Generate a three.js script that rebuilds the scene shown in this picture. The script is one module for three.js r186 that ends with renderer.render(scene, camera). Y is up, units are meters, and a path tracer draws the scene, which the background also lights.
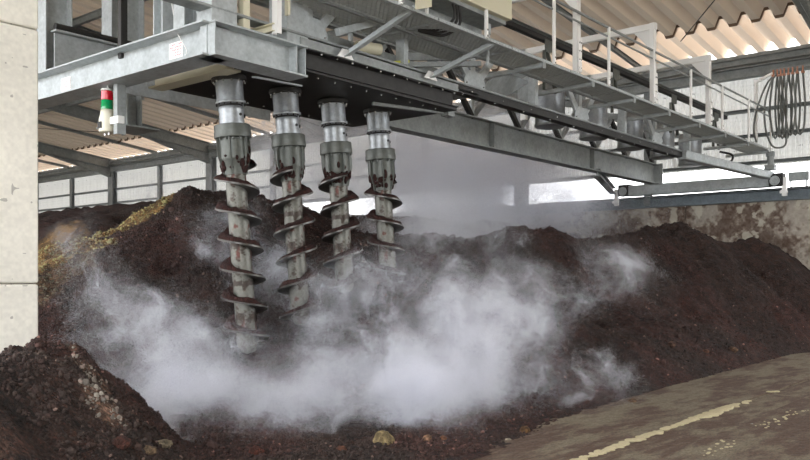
import * as THREE from 'three';
import { mergeGeometries, mergeVertices } from 'three/addons/utils/BufferGeometryUtils.js';
import { RoundedBoxGeometry } from 'three/addons/geometries/RoundedBoxGeometry.js';

// ---------------------------------------------------------------- camera, sky, exposure
// World: +X runs along the bridge to the far wall, -Z along that wall into the hall, y up, metres. The camera stands at the origin.
const scene = new THREE.Scene();
const F = 833, HX = 405, HY = 278, EYE = 1.6, YAW = Math.atan(690 / 833);
const camera = new THREE.PerspectiveCamera(2 * Math.atan(230 / F) * 180 / Math.PI, 810 / 460, 0.1, 400);
const cy = Math.cos(YAW), sy = Math.sin(YAW);
camera.position.set(0, EYE, 0);
camera.lookAt(cy * 10, EYE, -sy * 10);
camera.setViewOffset(810, 460, 0, 230 - HY, 810, 460);
const renderer = new THREE.WebGLRenderer({ antialias: true });
renderer.toneMapping = THREE.LinearToneMapping;
renderer.toneMappingExposure = 2.8;
renderer.shadowMap.enabled = true;
const SKY = new THREE.Color().setRGB(2.1, 2.12, 2.18);      // an even overcast sky
scene.background = SKY;

// ---------------------------------------------------------------- helpers
let seed = 12345;
const rnd = () => { seed = (seed + 0x6d2b79f5) | 0; let t = Math.imul(seed ^ (seed >>> 15), 1 | seed); t = (t + Math.imul(t ^ (t >>> 7), 61 | t)) ^ t; return ((t ^ (t >>> 14)) >>> 0) / 4294967296; };
const rr = (a, b) => a + (b - a) * rnd();
const gauss = () => Math.sqrt(-2 * Math.log(rnd() + 1e-9)) * Math.cos(6.2831853 * rnd());
const V = (x, y, z) => new THREE.Vector3(x, y, z);
const clamp = (x, a = 0, b = 1) => Math.min(b, Math.max(a, x));
const sstep = (a, b, x) => { const t = clamp((x - a) / (b - a)); return t * t * (3 - 2 * t); };
const hash = (x, y, z) => { let h = Math.imul(x, 374761393) ^ Math.imul(y, 668265263) ^ Math.imul(z, 2147483647 ^ 0x5bd1e995); h = Math.imul(h ^ (h >>> 13), 1274126177); return ((h ^ (h >>> 16)) >>> 0) / 4294967296; };
function vnoise(x, y, z = 0, per = 0) {                      // value noise 0..1, periodic in x and y when per is given
  const X = Math.floor(x), Y = Math.floor(y), Z = Math.floor(z);
  const f = (t) => t * t * (3 - 2 * t), u = f(x - X), v = f(y - Y), w = f(z - Z), m = (a) => per ? ((a % per) + per) % per : a;
  const g = (i, j, k) => hash(m(X + i), m(Y + j), Z + k), L = (a, b, t) => a + (b - a) * t;
  return L(L(L(g(0, 0, 0), g(1, 0, 0), u), L(g(0, 1, 0), g(1, 1, 0), u), v), L(L(g(0, 0, 1), g(1, 0, 1), u), L(g(0, 1, 1), g(1, 1, 1), u), v), w);
}
function fbm(x, y, z = 0, o = 4, per = 0) { let s = 0, a = 0.5, n = 0; for (let i = 0; i < o; i++) { s += a * vnoise(x, y, z + i * 17, per); n += a; a *= 0.5; x *= 2; y *= 2; z *= 2; per *= 2; } return s / n; }
function at(px, py, d) { const r = (px - HX) / F * d, u = (HY - py) / F * d; return V(cy * d + sy * r, EYE + u, -sy * d + cy * r); }

function texture(n, fn, srgb = true, m = n) {                // fn(u, v) -> [r, g, b] 0..1
  const data = new Uint8Array(n * m * 4);
  for (let y = 0; y < m; y++) for (let x = 0; x < n; x++) { const c = fn(x / n, y / m), o = (y * n + x) * 4; for (let k = 0; k < 3; k++) data[o + k] = clamp(c[k]) * 255; data[o + 3] = 255; }
  const t = new THREE.DataTexture(data, n, m); t.wrapS = t.wrapT = THREE.RepeatWrapping; t.magFilter = THREE.LinearFilter; t.minFilter = THREE.LinearMipmapLinearFilter; t.generateMipmaps = true;
  if (srgb) t.colorSpace = THREE.SRGBColorSpace; t.needsUpdate = true; return t;
}
const rep = (t, k) => { const c = t.clone(); c.repeat.set(k, k); c.needsUpdate = true; return c; };

const galvTex = texture(512, (u, v) => {                     // zinc spangle and dull patches, a 1 m tile
  const a = fbm(u * 6, v * 6, 1, 4, 6), b = fbm(u * 40, v * 40, 7, 2, 40), e = vnoise(u * 22, v * 22, 3, 22);
  const k = 0.92 + 0.16 * (a - 0.5) + 0.08 * (b - 0.5) + 0.07 * (Math.round(e * 4) / 4 - 0.5); return [k * 0.985, k, k * 1.01];
});
const galvRough = texture(256, (u, v) => { const a = fbm(u * 8, v * 8, 4, 4, 8); return [0, 0.38 + 0.4 * a, 0]; }, false);
const concTex = texture(512, (u, v) => {
  const a = fbm(u * 4, v * 4, 2, 5, 4), b = fbm(u * 60, v * 60, 5, 2, 60), p = vnoise(u * 34, v * 34, 9, 34);
  let k = 0.93 + 0.12 * (a - 0.5) + 0.08 * (b - 0.5); if (p > 0.94) k -= 0.22; return [k, k * 0.99, k * 0.965];
});
const wallTex = texture(1024, (u, v) => {                    // grey concrete with dried brown splashes (rust-brown compost marks), an 8 m tile
  const a = fbm(u * 10, v * 10, 2, 5, 10), b = fbm(u * 120, v * 120, 5, 2, 120), s = fbm(u * 9, v * 9, 31, 6, 9) + 0.5 * (fbm(u * 70, v * 70, 35, 3, 70) - 0.5);
  const k = 0.63 + 0.2 * (a - 0.5) + 0.12 * (b - 0.5), m = sstep(0.38, 0.68, s) * (0.45 + 0.55 * b), w = sstep(0.60, 0.66, fbm(u * 20, v * 20, 77, 6, 20));
  let c = [k, k * 0.95, k * 0.88].map((x, i) => x + ([0.29, 0.22, 0.18][i] - x) * m); return c.map((x, i) => x + ([0.74, 0.72, 0.66][i] - x) * w * 0.8);
});
const compTex = texture(1024, (u, v) => {                    // crumbs and fibres of dark compost, a 1.2 m tile
  const a = fbm(u * 9, v * 9, 3, 4, 9), b = vnoise(u * 110, v * 110, 6, 110), c = vnoise(u * 170, v * 170, 12, 170), d = fbm(u * 50, v * 50, 8, 2, 50);
  let k = 0.62 + 0.5 * (a - 0.5) + 0.5 * (d - 0.5) + 0.25 * (b - 0.5), col = [k, k * 0.80, k * 0.72];
  if (b > 0.9) col = [k * 1.25, k * 0.78, k * 0.66]; if (c > 0.955) col = [0.95, 0.86, 0.74]; return col;
});
const compBump = texture(512, (u, v) => { const k = fbm(u * 40, v * 40, 21, 4, 40); return [k, k, k]; }, false);
const shaftTex = texture(512, (u, v) => {                    // worn steel with rubbed-in red brown compost stains, a 1 m tile
  const a = fbm(u * 9, v * 9, 14, 4, 9), g = fbm(u * 40, v * 40, 15, 3, 40), m = 0.75 * sstep(0.52, 0.72, a + 0.3 * (g - 0.5)), r = sstep(0.45, 0.6, fbm(u * 5, v * 5, 18, 3, 5)), k = 0.86 + 0.2 * (g - 0.5);
  return [0, 1, 2].map((i) => k * (1 - m) + m * (0.7 + 0.5 * g) * ([0.36, 0.27, 0.24][i] * (1 - r) + [0.62, 0.26, 0.22][i] * r));
});
const stoneTex = texture(256, (u, v) => { const a = fbm(u * 8, v * 8, 24, 4, 8), b = vnoise(u * 60, v * 60, 25, 60), k = 0.72 + 0.7 * (a - 0.5) + 0.25 * (b - 0.5); return [k, k * 0.97, k * 0.93]; });
const soilTex = texture(1024, (u, v) => {                    // trampled floor: smears that run along the traffic, 6 m by 3 m
  const a = fbm(u * 7, v * 10, 2, 5, 0), b = fbm(u * 22, v * 40, 9, 5, 0), g = vnoise(u * 300, v * 300, 4), m = sstep(0.36, 0.66, 0.6 * a + 0.4 * b);
  const k = 0.92 + 0.3 * (g - 0.5); return [0, 1, 2].map((i) => k * ([0.50, 0.46, 0.385][i] * m + [0.36, 0.28, 0.225][i] * (1 - m)));
});

const S = (o) => new THREE.MeshStandardMaterial(o), Pm = (o) => new THREE.MeshPhysicalMaterial(o);
const hex = (h) => new THREE.Color(h);
const M = {
  galv: S({ color: hex('#c4c8c8'), map: galvTex, roughness: 1, roughnessMap: galvRough, metalness: 0.15, name: 'galvanised steel' }),
  galvDull: S({ color: hex('#a3a6a4'), map: galvTex, roughness: 1, roughnessMap: galvRough, metalness: 0.15, name: 'dull galvanised steel' }),
  bright: S({ color: hex('#f6f6f4'), roughness: 0.4, metalness: 0.1, name: 'bright galvanised steel' }),
  dark: S({ color: hex('#3c3a38'), map: galvTex, roughness: 0.55, metalness: 0.4, name: 'dark steel' }),
  black: S({ color: hex('#1d1c1b'), roughness: 0.6, name: 'black rubber' }),
  chrome: S({ color: hex('#b0b2b4'), map: galvTex, roughness: 0.42, metalness: 0.7, name: 'polished steel' }),
  bolt: S({ color: hex('#e8e8e6'), roughness: 0.25, metalness: 0.7, name: 'zinc bolt' }),
  cream: S({ color: hex('#d9d4bb'), roughness: 0.5, name: 'cream paint' }),
  greenGrey: S({ color: hex('#666862'), map: galvTex, roughness: 0.42, metalness: 0.3, name: 'grey green casting' }),
  shaft: S({ color: hex('#84847c'), map: shaftTex, roughness: 0.45, metalness: 0.35, name: 'worn steel shaft' }),
  blade: S({ color: hex('#5d5a56'), map: galvTex, roughness: 0.32, metalness: 0.65, name: 'worn steel blade' }),
  muck: S({ color: hex('#4a2c28'), map: rep(compTex, 1.6), bumpMap: compBump, bumpScale: 0.02, roughness: 0.9, name: 'wet compost' }),
  conc: S({ color: hex('#f1f0ea'), map: rep(concTex, 0.5), roughness: 0.9, name: 'concrete' }),
  wall: S({ map: rep(wallTex, 1 / 8), roughness: 0.95, name: 'stained concrete' }),
  soil: S({ map: soilTex, roughness: 0.95, bumpMap: rep(compBump, 2), bumpScale: 0.015, name: 'soiled concrete floor' }),
  yard: S({ color: hex('#a9a59c'), map: rep(concTex, 0.25), roughness: 0.95, name: 'yard' }),
  compost: S({ color: 0xffffff, vertexColors: true, map: rep(compTex, 1 / 1.2), bumpMap: rep(compBump, 1.2), bumpScale: 0.04, roughness: 0.95, name: 'compost' }),
  clod: S({ color: 0xffffff, roughness: 0.95, name: 'compost clod' }),
  clad: Pm({ color: hex('#e4e7e9'), map: rep(concTex, 0.3), roughness: 0.8, transmission: 0.15, thickness: 0, name: 'pale wall cladding', side: THREE.DoubleSide }),
  roofEave: Pm({ color: hex('#e8d8c6'), roughness: 1, transmission: 0.13, thickness: 0, name: 'translucent roof sheet', side: THREE.DoubleSide }),
  roof: Pm({ color: hex('#cfc2b2'), roughness: 1, transmission: 0.035, thickness: 0, name: 'roof sheet', side: THREE.DoubleSide }),
  closure: S({ color: hex('#6f5c4c'), roughness: 0.9, name: 'closure strip' }),
  rafter: S({ color: hex('#8d908f'), map: galvTex, roughness: 0.6, metalness: 0.2, name: 'painted frame steel' }),
  railBlue: S({ color: hex('#7f878c'), map: galvTex, roughness: 0.6, metalness: 0.3, name: 'rail girder steel' }),
  cable: S({ color: hex('#6d706d'), roughness: 0.6, name: 'grey cable' }),
  copper: S({ color: hex('#c08a72'), roughness: 0.45, metalness: 0.4, name: 'reddish clamp' }),
  red: Pm({ color: hex('#d0142a'), roughness: 0.15, clearcoat: 0.6, name: 'red lens' }),
  green: Pm({ color: hex('#0b9a5a'), roughness: 0.15, clearcoat: 0.6, name: 'green lens' }),
  ivory: S({ color: hex('#ece9d6'), roughness: 0.4, name: 'ivory plastic' }),
  white: S({ color: hex('#f2f2f0'), roughness: 0.5, name: 'white plastic' }),
  grime: S({ color: hex('#c9bf9f'), map: rep(concTex, 2), roughness: 0.95, name: 'pale mortar' }),
  steam: Pm({ color: hex('#f4f6fc'), roughness: 1, transmission: 0.5, thickness: 0, transparent: true, opacity: 0.46, name: 'steam droplets' }),
};

// --- geometry: every helper returns a non-indexed geometry with position, normal, uv (metres)
function boxUV(g) {
  const p = g.attributes.position, n = g.attributes.normal, uv = new Float32Array(p.count * 2);
  for (let i = 0; i < p.count; i++) {
    const f = i - (i % 3), ax = Math.abs(n.getX(f) + n.getX(f + 1) + n.getX(f + 2)), ay = Math.abs(n.getY(f) + n.getY(f + 1) + n.getY(f + 2)), az = Math.abs(n.getZ(f) + n.getZ(f + 1) + n.getZ(f + 2));
    const x = p.getX(i), y = p.getY(i), z = p.getZ(i);
    if (ay >= ax && ay >= az) { uv[2 * i] = x; uv[2 * i + 1] = z; } else if (ax >= az) { uv[2 * i] = z; uv[2 * i + 1] = y; } else { uv[2 * i] = x; uv[2 * i + 1] = y; }
  }
  g.setAttribute('uv', new THREE.BufferAttribute(uv, 2)); return g;
}
const fin = (g) => { g = g.index ? g.toNonIndexed() : g; for (const k of Object.keys(g.attributes)) if (!['position', 'normal', 'uv'].includes(k)) g.deleteAttribute(k); g.morphAttributes = {}; return boxUV(g); };
const flat = (pos) => { const g = new THREE.BufferGeometry(); g.setAttribute('position', new THREE.Float32BufferAttribute(pos, 3)); g.computeVertexNormals(); return boxUV(g); };
const PR = {
  I: (h, w, tw = 0.018, tf = 0.024) => [[-w / 2, -h / 2], [w / 2, -h / 2], [w / 2, -h / 2 + tf], [tw / 2, -h / 2 + tf], [tw / 2, h / 2 - tf], [w / 2, h / 2 - tf], [w / 2, h / 2], [-w / 2, h / 2], [-w / 2, h / 2 - tf], [-tw / 2, h / 2 - tf], [-tw / 2, -h / 2 + tf], [-w / 2, -h / 2 + tf]],
  C: (h, w, t = 0.012) => [[-w / 2, -h / 2], [w / 2, -h / 2], [w / 2, -h / 2 + t], [-w / 2 + t, -h / 2 + t], [-w / 2 + t, h / 2 - t], [w / 2, h / 2 - t], [w / 2, h / 2], [-w / 2, h / 2]],
  L: (a, b = a, t = 0.01) => [[-a / 2, -b / 2], [a / 2, -b / 2], [a / 2, -b / 2 + t], [-a / 2 + t, -b / 2 + t], [-a / 2 + t, b / 2], [-a / 2, b / 2]],
  B: (w, h, c = 0.006) => [[-w / 2 + c, -h / 2], [w / 2 - c, -h / 2], [w / 2, -h / 2 + c], [w / 2, h / 2 - c], [w / 2 - c, h / 2], [-w / 2 + c, h / 2], [-w / 2, h / 2 - c], [-w / 2, -h / 2 + c]],
};
function bar(a, b, prof, up = V(0, 1, 0), endScale = 1) {    // a profile [[side, up], ...] swept from a to b
  const dir = b.clone().sub(a).normalize(); let side = dir.clone().cross(up); if (side.length() < 1e-4) side = dir.clone().cross(V(1, 0, 0)); side.normalize();
  const u2 = side.clone().cross(dir), n = prof.length, pos = [];
  const P = (o, [x, y], k) => o.clone().addScaledVector(side, x * k).addScaledVector(u2, y * k), put = (...q) => q.forEach((p) => pos.push(p.x, p.y, p.z));
  const A = prof.map((p) => P(a, p, 1)), B = prof.map((p) => P(b, p, endScale));
  for (let i = 0; i < n; i++) { const j = (i + 1) % n; put(A[i], A[j], B[j], A[i], B[j], B[i]); }
  for (const [x, y, z] of THREE.ShapeUtils.triangulateShape(prof.map(([x, y]) => new THREE.Vector2(x, y)), [])) { put(A[x], A[z], A[y]); put(B[x], B[y], B[z]); }
  const g = flat(pos); 
  // make faces point outwards
  return g;
}
function tube(a, b, r, seg = 12, r2 = r) {
  const g = new THREE.CylinderGeometry(r2, r, a.distanceTo(b), seg), q = new THREE.Quaternion().setFromUnitVectors(V(0, 1, 0), b.clone().sub(a).normalize());
  g.applyQuaternion(q); const m = a.clone().add(b).multiplyScalar(0.5); g.translate(m.x, m.y, m.z); return fin(g);
}
const pipe = (pts, r, seg = 10, n = 0) => fin(new THREE.TubeGeometry(new THREE.CatmullRomCurve3(pts), n || pts.length * 6, r, seg));
function box(x0, x1, y0, y1, z0, z1, r = 0.006) { const g = new RoundedBoxGeometry(Math.abs(x1 - x0), Math.abs(y1 - y0), Math.abs(z1 - z0), 1, Math.min(r, Math.abs(x1 - x0) / 3, Math.abs(y1 - y0) / 3, Math.abs(z1 - z0) / 3)); g.translate((x0 + x1) / 2, (y0 + y1) / 2, (z0 + z1) / 2); return fin(g); }
const lathe = (pts, seg = 32, x = 0, y = 0, z = 0) => { const g = new THREE.LatheGeometry(pts.map(([a, b]) => new THREE.Vector2(a, b)), seg); g.translate(x, y, z); return fin(g); };
function plate(pts, t, o, ax, ay) {                          // polygon [[u, v], ...] in the plane of ax and ay, thickness t
  const g = new THREE.ExtrudeGeometry(new THREE.Shape(pts.map(([x, y]) => new THREE.Vector2(x, y))), { depth: t, bevelEnabled: false });
  g.translate(0, 0, -t / 2); const n = ax.clone().cross(ay), m = new THREE.Matrix4().makeBasis(ax, ay, n); m.setPosition(o); g.applyMatrix4(m); return fin(g);
}
const XA = V(1, 0, 0), YA = V(0, 1, 0), ZA = V(0, 0, 1);
const hexBolt = (p, n, r = 0.016, h = 0.016) => { const g = new THREE.CylinderGeometry(r, r, h, 6); g.applyQuaternion(new THREE.Quaternion().setFromUnitVectors(YA, n)); g.translate(p.x, p.y, p.z); return fin(g); };

// --- scene objects
const used = new Map(), origin = new WeakMap();
function numbered(n) { const k = used.get(n) ?? 0; used.set(n, k + 1); return k ? n + '_' + String(k).padStart(3, '0') : n; }
function thing(name, label, category, p = V(0, 0, 0), group) {
  const o = new THREE.Group(); o.name = numbered(name); o.position.copy(p); scene.add(o); origin.set(o, p);
  o.userData = { label, category }; if (group) o.userData.group = group; return o;
}
function struct(name, p = V(0, 0, 0)) { const o = new THREE.Group(); o.name = numbered(name); o.position.copy(p); scene.add(o); origin.set(o, p); o.userData = { kind: 'structure' }; return o; }
function part(name, geos, mat, parent, label) {              // geometries in world coordinates, merged into one named mesh under parent
  geos = Array.isArray(geos) ? geos : [geos];
  const g = geos.length > 1 ? mergeGeometries(geos) : geos[0].clone(), o = origin.get(parent);
  g.translate(-o.x, -o.y, -o.z);
  const m = new THREE.Mesh(g, mat); m.name = name; m.castShadow = m.receiveShadow = true; parent.add(m); origin.set(m, o);
  if (label) m.userData.label = label; if (name === 'bolts') m.userData.kind = 'stuff'; return m;
}
function pieces(name, geo, mat, parent, spots) {             // alike pieces: one geometry, a mesh each
  for (const s of spots) { const m = new THREE.Mesh(geo, Array.isArray(mat) ? mat[Math.floor(rnd() * mat.length)] : mat); m.name = name; m.position.set(s[0], s[1], s[2]); if (s[3]) m.rotation.y = s[3]; m.castShadow = m.receiveShadow = true; parent.add(m); }
}
function lone(name, geos, mat, label, category, group, kind) { // a thing that is one mesh
  const g = Array.isArray(geos) ? mergeGeometries(geos) : geos; g.computeBoundingBox(); const b = g.boundingBox, p = V((b.min.x + b.max.x) / 2, b.min.y, (b.min.z + b.max.z) / 2);
  g.translate(-p.x, -p.y, -p.z); const m = new THREE.Mesh(g, mat); m.name = numbered(name); m.position.copy(p); m.castShadow = m.receiveShadow = true; scene.add(m); origin.set(m, p);
  m.userData = kind === 'structure' ? { kind } : { label, category }; if (kind === 'stuff') m.userData.kind = kind; if (group) m.userData.group = group; return m;
}

// ================================================================ THE HALL
const XW = 25, Z0 = -57, Z1 = 5.2, EAVE = 8.12, SLOPE = 0.11, XB = -2.5;   // far wall, back end, near end, roof at the far eave
const roofY = (x) => EAVE + SLOPE * (XW - x);
const colZ = [-50.3, -41.5, -32.8, -24.1, -15.4, -5.3, 3.4], postZ = [-45.9, -37.1, -28.4, -19.7, -10.8, -1.0];

{ // ground and floor
  const yard = new THREE.PlaneGeometry(240, 240, 1, 1).rotateX(-Math.PI / 2).translate(10, -0.25, -20); const y = lone('yard_ground', fin(yard), M.yard, '', '', null, 'structure'); y.name = 'ground';
  const f = struct('floor', V(11, 0, -24));
  const fl = box(XB - 1, XW + 0.3, -0.24, 0, Z0, -3.52, 0.01), f2 = box(XB - 1, XW + 0.3, -0.24, 0, -3.46, Z1, 0.01);
  for (const g of [fl, f2]) { const uv = g.attributes.uv; for (let i = 0; i < uv.count; i++) uv.setXY(i, uv.getX(i) / 6, uv.getY(i) / 3); }
  part('floor_slab', fl, M.soil, f); part('floor_slab', f2, M.soil, f);
  // pale mortar crumbling along the joint between the slabs, thick near the camera, broken up farther off
  const lumps = [], strip = [];
  for (let x = 2; x < 15.5; x += 0.045) {
    const w = 0.062 * (0.45 + 0.9 * fbm(x * 2.5, 3, 0, 3)), keep = vnoise(x * 1.3, 8) > (x < 10.5 ? 0.12 : 0.5) && vnoise(x * 9, 4) > 0.22, c = -3.49 + 0.06 * (fbm(x, 5, 1) - 0.5);
    if (keep) { const g = new THREE.IcosahedronGeometry(w, 1).scale(1.0, 0.3, 0.55 + 0.6 * rnd()).rotateY(rr(0, 3)).translate(x, 0.004, c + 0.02 * gauss()); lumps.push(fin(g)); }
  }
  for (let x = 7.5; x < 13; x += 0.05) if (vnoise(x * 1.7, 22) > 0.6) lumps.push(fin(new THREE.IcosahedronGeometry(rr(0.008, 0.022), 1).scale(1.4, 0.3, 0.9).translate(x, 0.003, -2.75 + 0.05 * gauss())));
  strip.push(box(XB, XW, -0.2, -0.012, -3.52, -3.46, 0.004));
  part('joint_filler', strip, M.soil, f); const jm = part('mortar_crumbs', lumps, M.grime, f, 'pale crumbling mortar along the floor joint'); jm.userData.kind = 'stuff';
}

{ // far wall: stained concrete below, rail girder on top, an open strip, ribbed cladding above
  const w = struct('wall_far', V(XW, 0, -20));
  const zs = [Z0, -49, -41, -33, -25, -17, -9.62, -1, Z1];
  for (let i = 0; i + 1 < zs.length; i++) part('concrete_panel', box(XW, XW + 0.3, -0.2, 3.79, zs[i] + 0.008, zs[i + 1] - 0.008, 0.012), M.wall, w);
  // ribbed cladding, one sheet every 0.9 m
  const pr = []; for (let i = 0; i < 6; i++) { const o = -0.45 + i * 0.15; pr.push([o, 0], [o + 0.085, 0], [o + 0.105, 0.03], [o + 0.13, 0.03]); } pr.push([0.45, 0]);
  const pos = [], y0 = -1.36, y1 = 1.36; for (let i = 0; i + 1 < pr.length; i++) { const [a, c] = pr[i], [b, d] = pr[i + 1]; pos.push(c, y0, a, d, y0, b, d, y1, b, c, y0, a, d, y1, b, c, y1, a); }
  const sheet = flat(pos), spots = []; for (let z = Z0 + 0.45; z < Z1; z += 0.9) spots.push([0.12, 6.21 + 0.004 * Math.sin(z * 9), z + 20]);
  pieces('cladding_sheet', sheet, M.clad, w, spots);
  for (const y of [4.93, 5.72, 6.46]) part('girt', bar(V(XW + 0.03, y, Z0), V(XW + 0.03, y, Z1), PR.C(0.1, 0.12)), M.rafter, w);
  for (const z of colZ) part('column', bar(V(XW - 0.05, 3.86, z), V(XW - 0.05, 7.4, z), PR.I(0.3, 0.46, 0.03, 0.03), XA), M.rafter, w);
  for (const z of postZ) part('post', bar(V(XW + 0.0, 3.86, z), V(XW + 0.0, 7.4, z), PR.I(0.2, 0.2), XA), M.rafter, w);
  part('eaves_beam', bar(V(XW - 0.1, 7.55, Z0), V(XW - 0.1, 7.55, Z1), PR.I(0.3, 0.3, 0.02, 0.03)), M.rafter, w);
  part('eaves_plate', box(XW - 0.04, XW + 0.03, 7.7, EAVE - 0.015, Z0, Z1, 0.01), M.rafter, w);
  part('eaves_purlin', bar(V(XW - 0.28, 7.84, Z0), V(XW - 0.28, 7.84, Z1), PR.C(0.2, 0.1)), M.rafter, w);
}
{ // rail girder on the wall head
  const t = thing('crane_rail', 'long grey steel rail girder lying along the top of the stained concrete wall', 'rail', V(XW, 3.79, -20));
  for (const [a, b] of [[-50, -33.2], [-33.18, -16.7], [-16.68, 0], [0.02, 5]]) part('girder', bar(V(XW - 0.06, 3.95, a), V(XW - 0.06, 3.95, b), PR.C(0.31, 0.26)), M.railBlue, t);
  part('rail_head', bar(V(XW - 0.06, 4.13, -50), V(XW - 0.06, 4.13, 5), PR.B(0.06, 0.05)), M.dark, t);
}
{ // the other walls
  part('wall_panel', box(XB, XW + 0.3, -0.2, 11.5, Z0 - 0.3, Z0, 0.01), M.conc, struct('wall_back', V(10, 0, Z0)));
  const wr = struct('wall_right', V(10, 0, Z1)); part('wall_panel', box(23.5, XW + 0.3, -0.2, 11.5, Z1, Z1 + 0.3, 0.01), M.conc, wr); part('lintel', box(12, 23.5, 7.2, 11.5, Z1, Z1 + 0.3, 0.01), M.conc, wr); part('wall_panel', box(XB, 12, -0.2, 11.5, Z1, Z1 + 0.3, 0.01), M.conc, wr);
  const h = struct('wall_front', V(XB, 0, -20)); part('lintel', box(XB - 0.3, XB, 8.2, 11.4, Z0, Z1, 0.01), M.conc, h);
}
{ // roof: folded sheets, one every 0.58 m, in two lengths lapped over a closure strip
  const c = struct('ceiling', V(15, EAVE, -20)), P = 0.58, prof = [[-0.29, 0.26], [-0.21, 0.26], [-0.1, 0], [0.1, 0], [0.21, 0.26], [0.29, 0.26]];
  const sheet = (x0, x1, dy) => { const pos = []; for (let i = 0; i + 1 < prof.length; i++) { const [a, h] = prof[i], [b, k] = prof[i + 1], A = roofY(x0) + dy - EAVE, B = roofY(x1) + dy - EAVE; pos.push(x0 - 15, A + h, a, x1 - 15, B + h, a, x1 - 15, B + k, b, x0 - 15, A + h, a, x1 - 15, B + k, b, x0 - 15, A + k, b); } return flat(pos); };
  const clo = []; for (let i = 0; i + 1 < prof.length; i++) { const [a, h] = prof[i], [b, k] = prof[i + 1]; clo.push(0, h - 0.07, a, 0, k - 0.07, b, 0, k, b, 0, h - 0.07, a, 0, k, b, 0, h, a, 0.05, h - 0.07, a, 0.05, k, b, 0.05, k - 0.07, b, 0.05, h - 0.07, a, 0.05, h, a, 0.05, k, b, 0, h - 0.07, a, 0.05, k - 0.07, b, 0, k - 0.07, b, 0, h - 0.07, a, 0.05, h - 0.07, a, 0.05, k - 0.07, b); }
  const eave = sheet(22.6, XW + 0.12, 0), upper = sheet(-3, 22.75, -0.02), cg = flat(clo), s = [], k = [];
  for (let z = Z0 + P / 2; z < Z1 + 0.3; z += P) { s.push([0, 0, z + 20]); k.push([22.6 - 15, roofY(22.6) - EAVE - 0.02, z + 20]); }
  pieces('roof_sheet', eave, M.roofEave, c, s); pieces('roof_sheet', upper, M.roof, c, s); pieces('closure_strip', cg, M.closure, c, k);
  for (const z of colZ) {                                    // haunched rafters
    const a = V(XW - 0.2, roofY(XW) - 0.28, z), b = V(-2.4, roofY(-2.4) - 0.28, z);
    part('rafter', bar(a, b, PR.I(0.5, 0.24, 0.016, 0.022)), M.rafter, c);
    part('haunch', [plate([[0, 0], [-4.2, 4.2 * SLOPE], [-4.2, 4.2 * SLOPE - 0.02], [0, -0.5]], 0.016, V(XW - 0.2, roofY(XW) - 0.5, z), XA, YA), bar(V(XW - 0.2, roofY(XW) - 1.0, z), V(XW - 4.4, roofY(XW - 4.4) - 0.5, z), PR.B(0.24, 0.022)), bar(V(XW - 2.2, roofY(XW - 2.2) - 0.55, z + 0.06), V(XW - 1.7, roofY(XW) - 0.72, z + 0.06), PR.B(0.02, 0.1), XA)], M.rafter, c);
  }
  for (const z of postZ) part('rafter', bar(V(XW - 0.2, roofY(XW) - 0.09, z), V(-2.4, roofY(-2.4) - 0.09, z), PR.I(0.14, 0.1, 0.01, 0.012)), M.rafter, c);
  for (const x of [17.6, 13, 8, 3]) part('purlin', bar(V(x, roofY(x) - 0.14, Z0), V(x, roofY(x) - 0.14, Z1), PR.I(0.22, 0.12)), M.rafter, c);
  // thin diagonal brace rods under the sheets
  for (const [a, b] of [[V(22.8, roofY(22.8) - 0.16, -8.9), V(15.5, roofY(15.5) - 0.2, -3.2)], [V(22.5, roofY(22.5) - 0.16, -33.6), V(17, roofY(17) - 0.2, -40.6)]]) part('brace_rod', tube(a, b, 0.014, 8), M.dark, c);
}
{ // concrete pillar at the left
  const p = V(3.36, 0, -7.95), g = struct('concrete_pillar', p), w = 0.42;
  let y = -0.1; for (const h of [1.65, 2.35, 2.3, 2.4]) { part('concrete_lift', box(p.x - w, p.x + w, y, y + h - 0.006, p.z - w, p.z + w, 0.025), M.conc, g); y += h; }
}

// ================================================================ COMPOST
const seg = (x, z, a, b) => { const dx = b[0] - a[0], dz = b[1] - a[1], t = clamp(((x - a[0]) * dx + (z - a[1]) * dz) / (dx * dx + dz * dz)); return [Math.hypot(x - a[0] - t * dx, z - a[1] - t * dz), a[2] + t * (b[2] - a[2])]; };
const ridge = (x, z, pts, slope, round = 0.35) => { let h = -9; for (let i = 0; i + 1 < pts.length; i++) { const [d, H] = seg(x, z, pts[i], pts[i + 1]); h = Math.max(h, H - slope * (Math.sqrt(d * d + round * round) - round)); } return h; };
const smax = (a, b, k = 0.12) => { const h = clamp(0.5 + 0.5 * (a - b) / k); return b + (a - b) * h + k * h * (1 - h); };
const R1 = [[9.1, -12.4, 3.12], [10.6, -12.9, 3.2], [13, -13.4, 3.1]], R2 = [[12.6, -10.2, 2.3], [14.6, -9.2, 2.62], [17.1, -8.6, 2.5], [19.4, -8.3, 2.78], [20.5, -8.1, 3.14], [22, -7.7, 2.5], [23, -7.1, 2.68], [24.9, -6.4, 2.05]], MOUND = [[1.2, -5.0, 1.05], [2.8, -6.0, 1.06], [3.45, -6.9, 1.0]];
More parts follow.
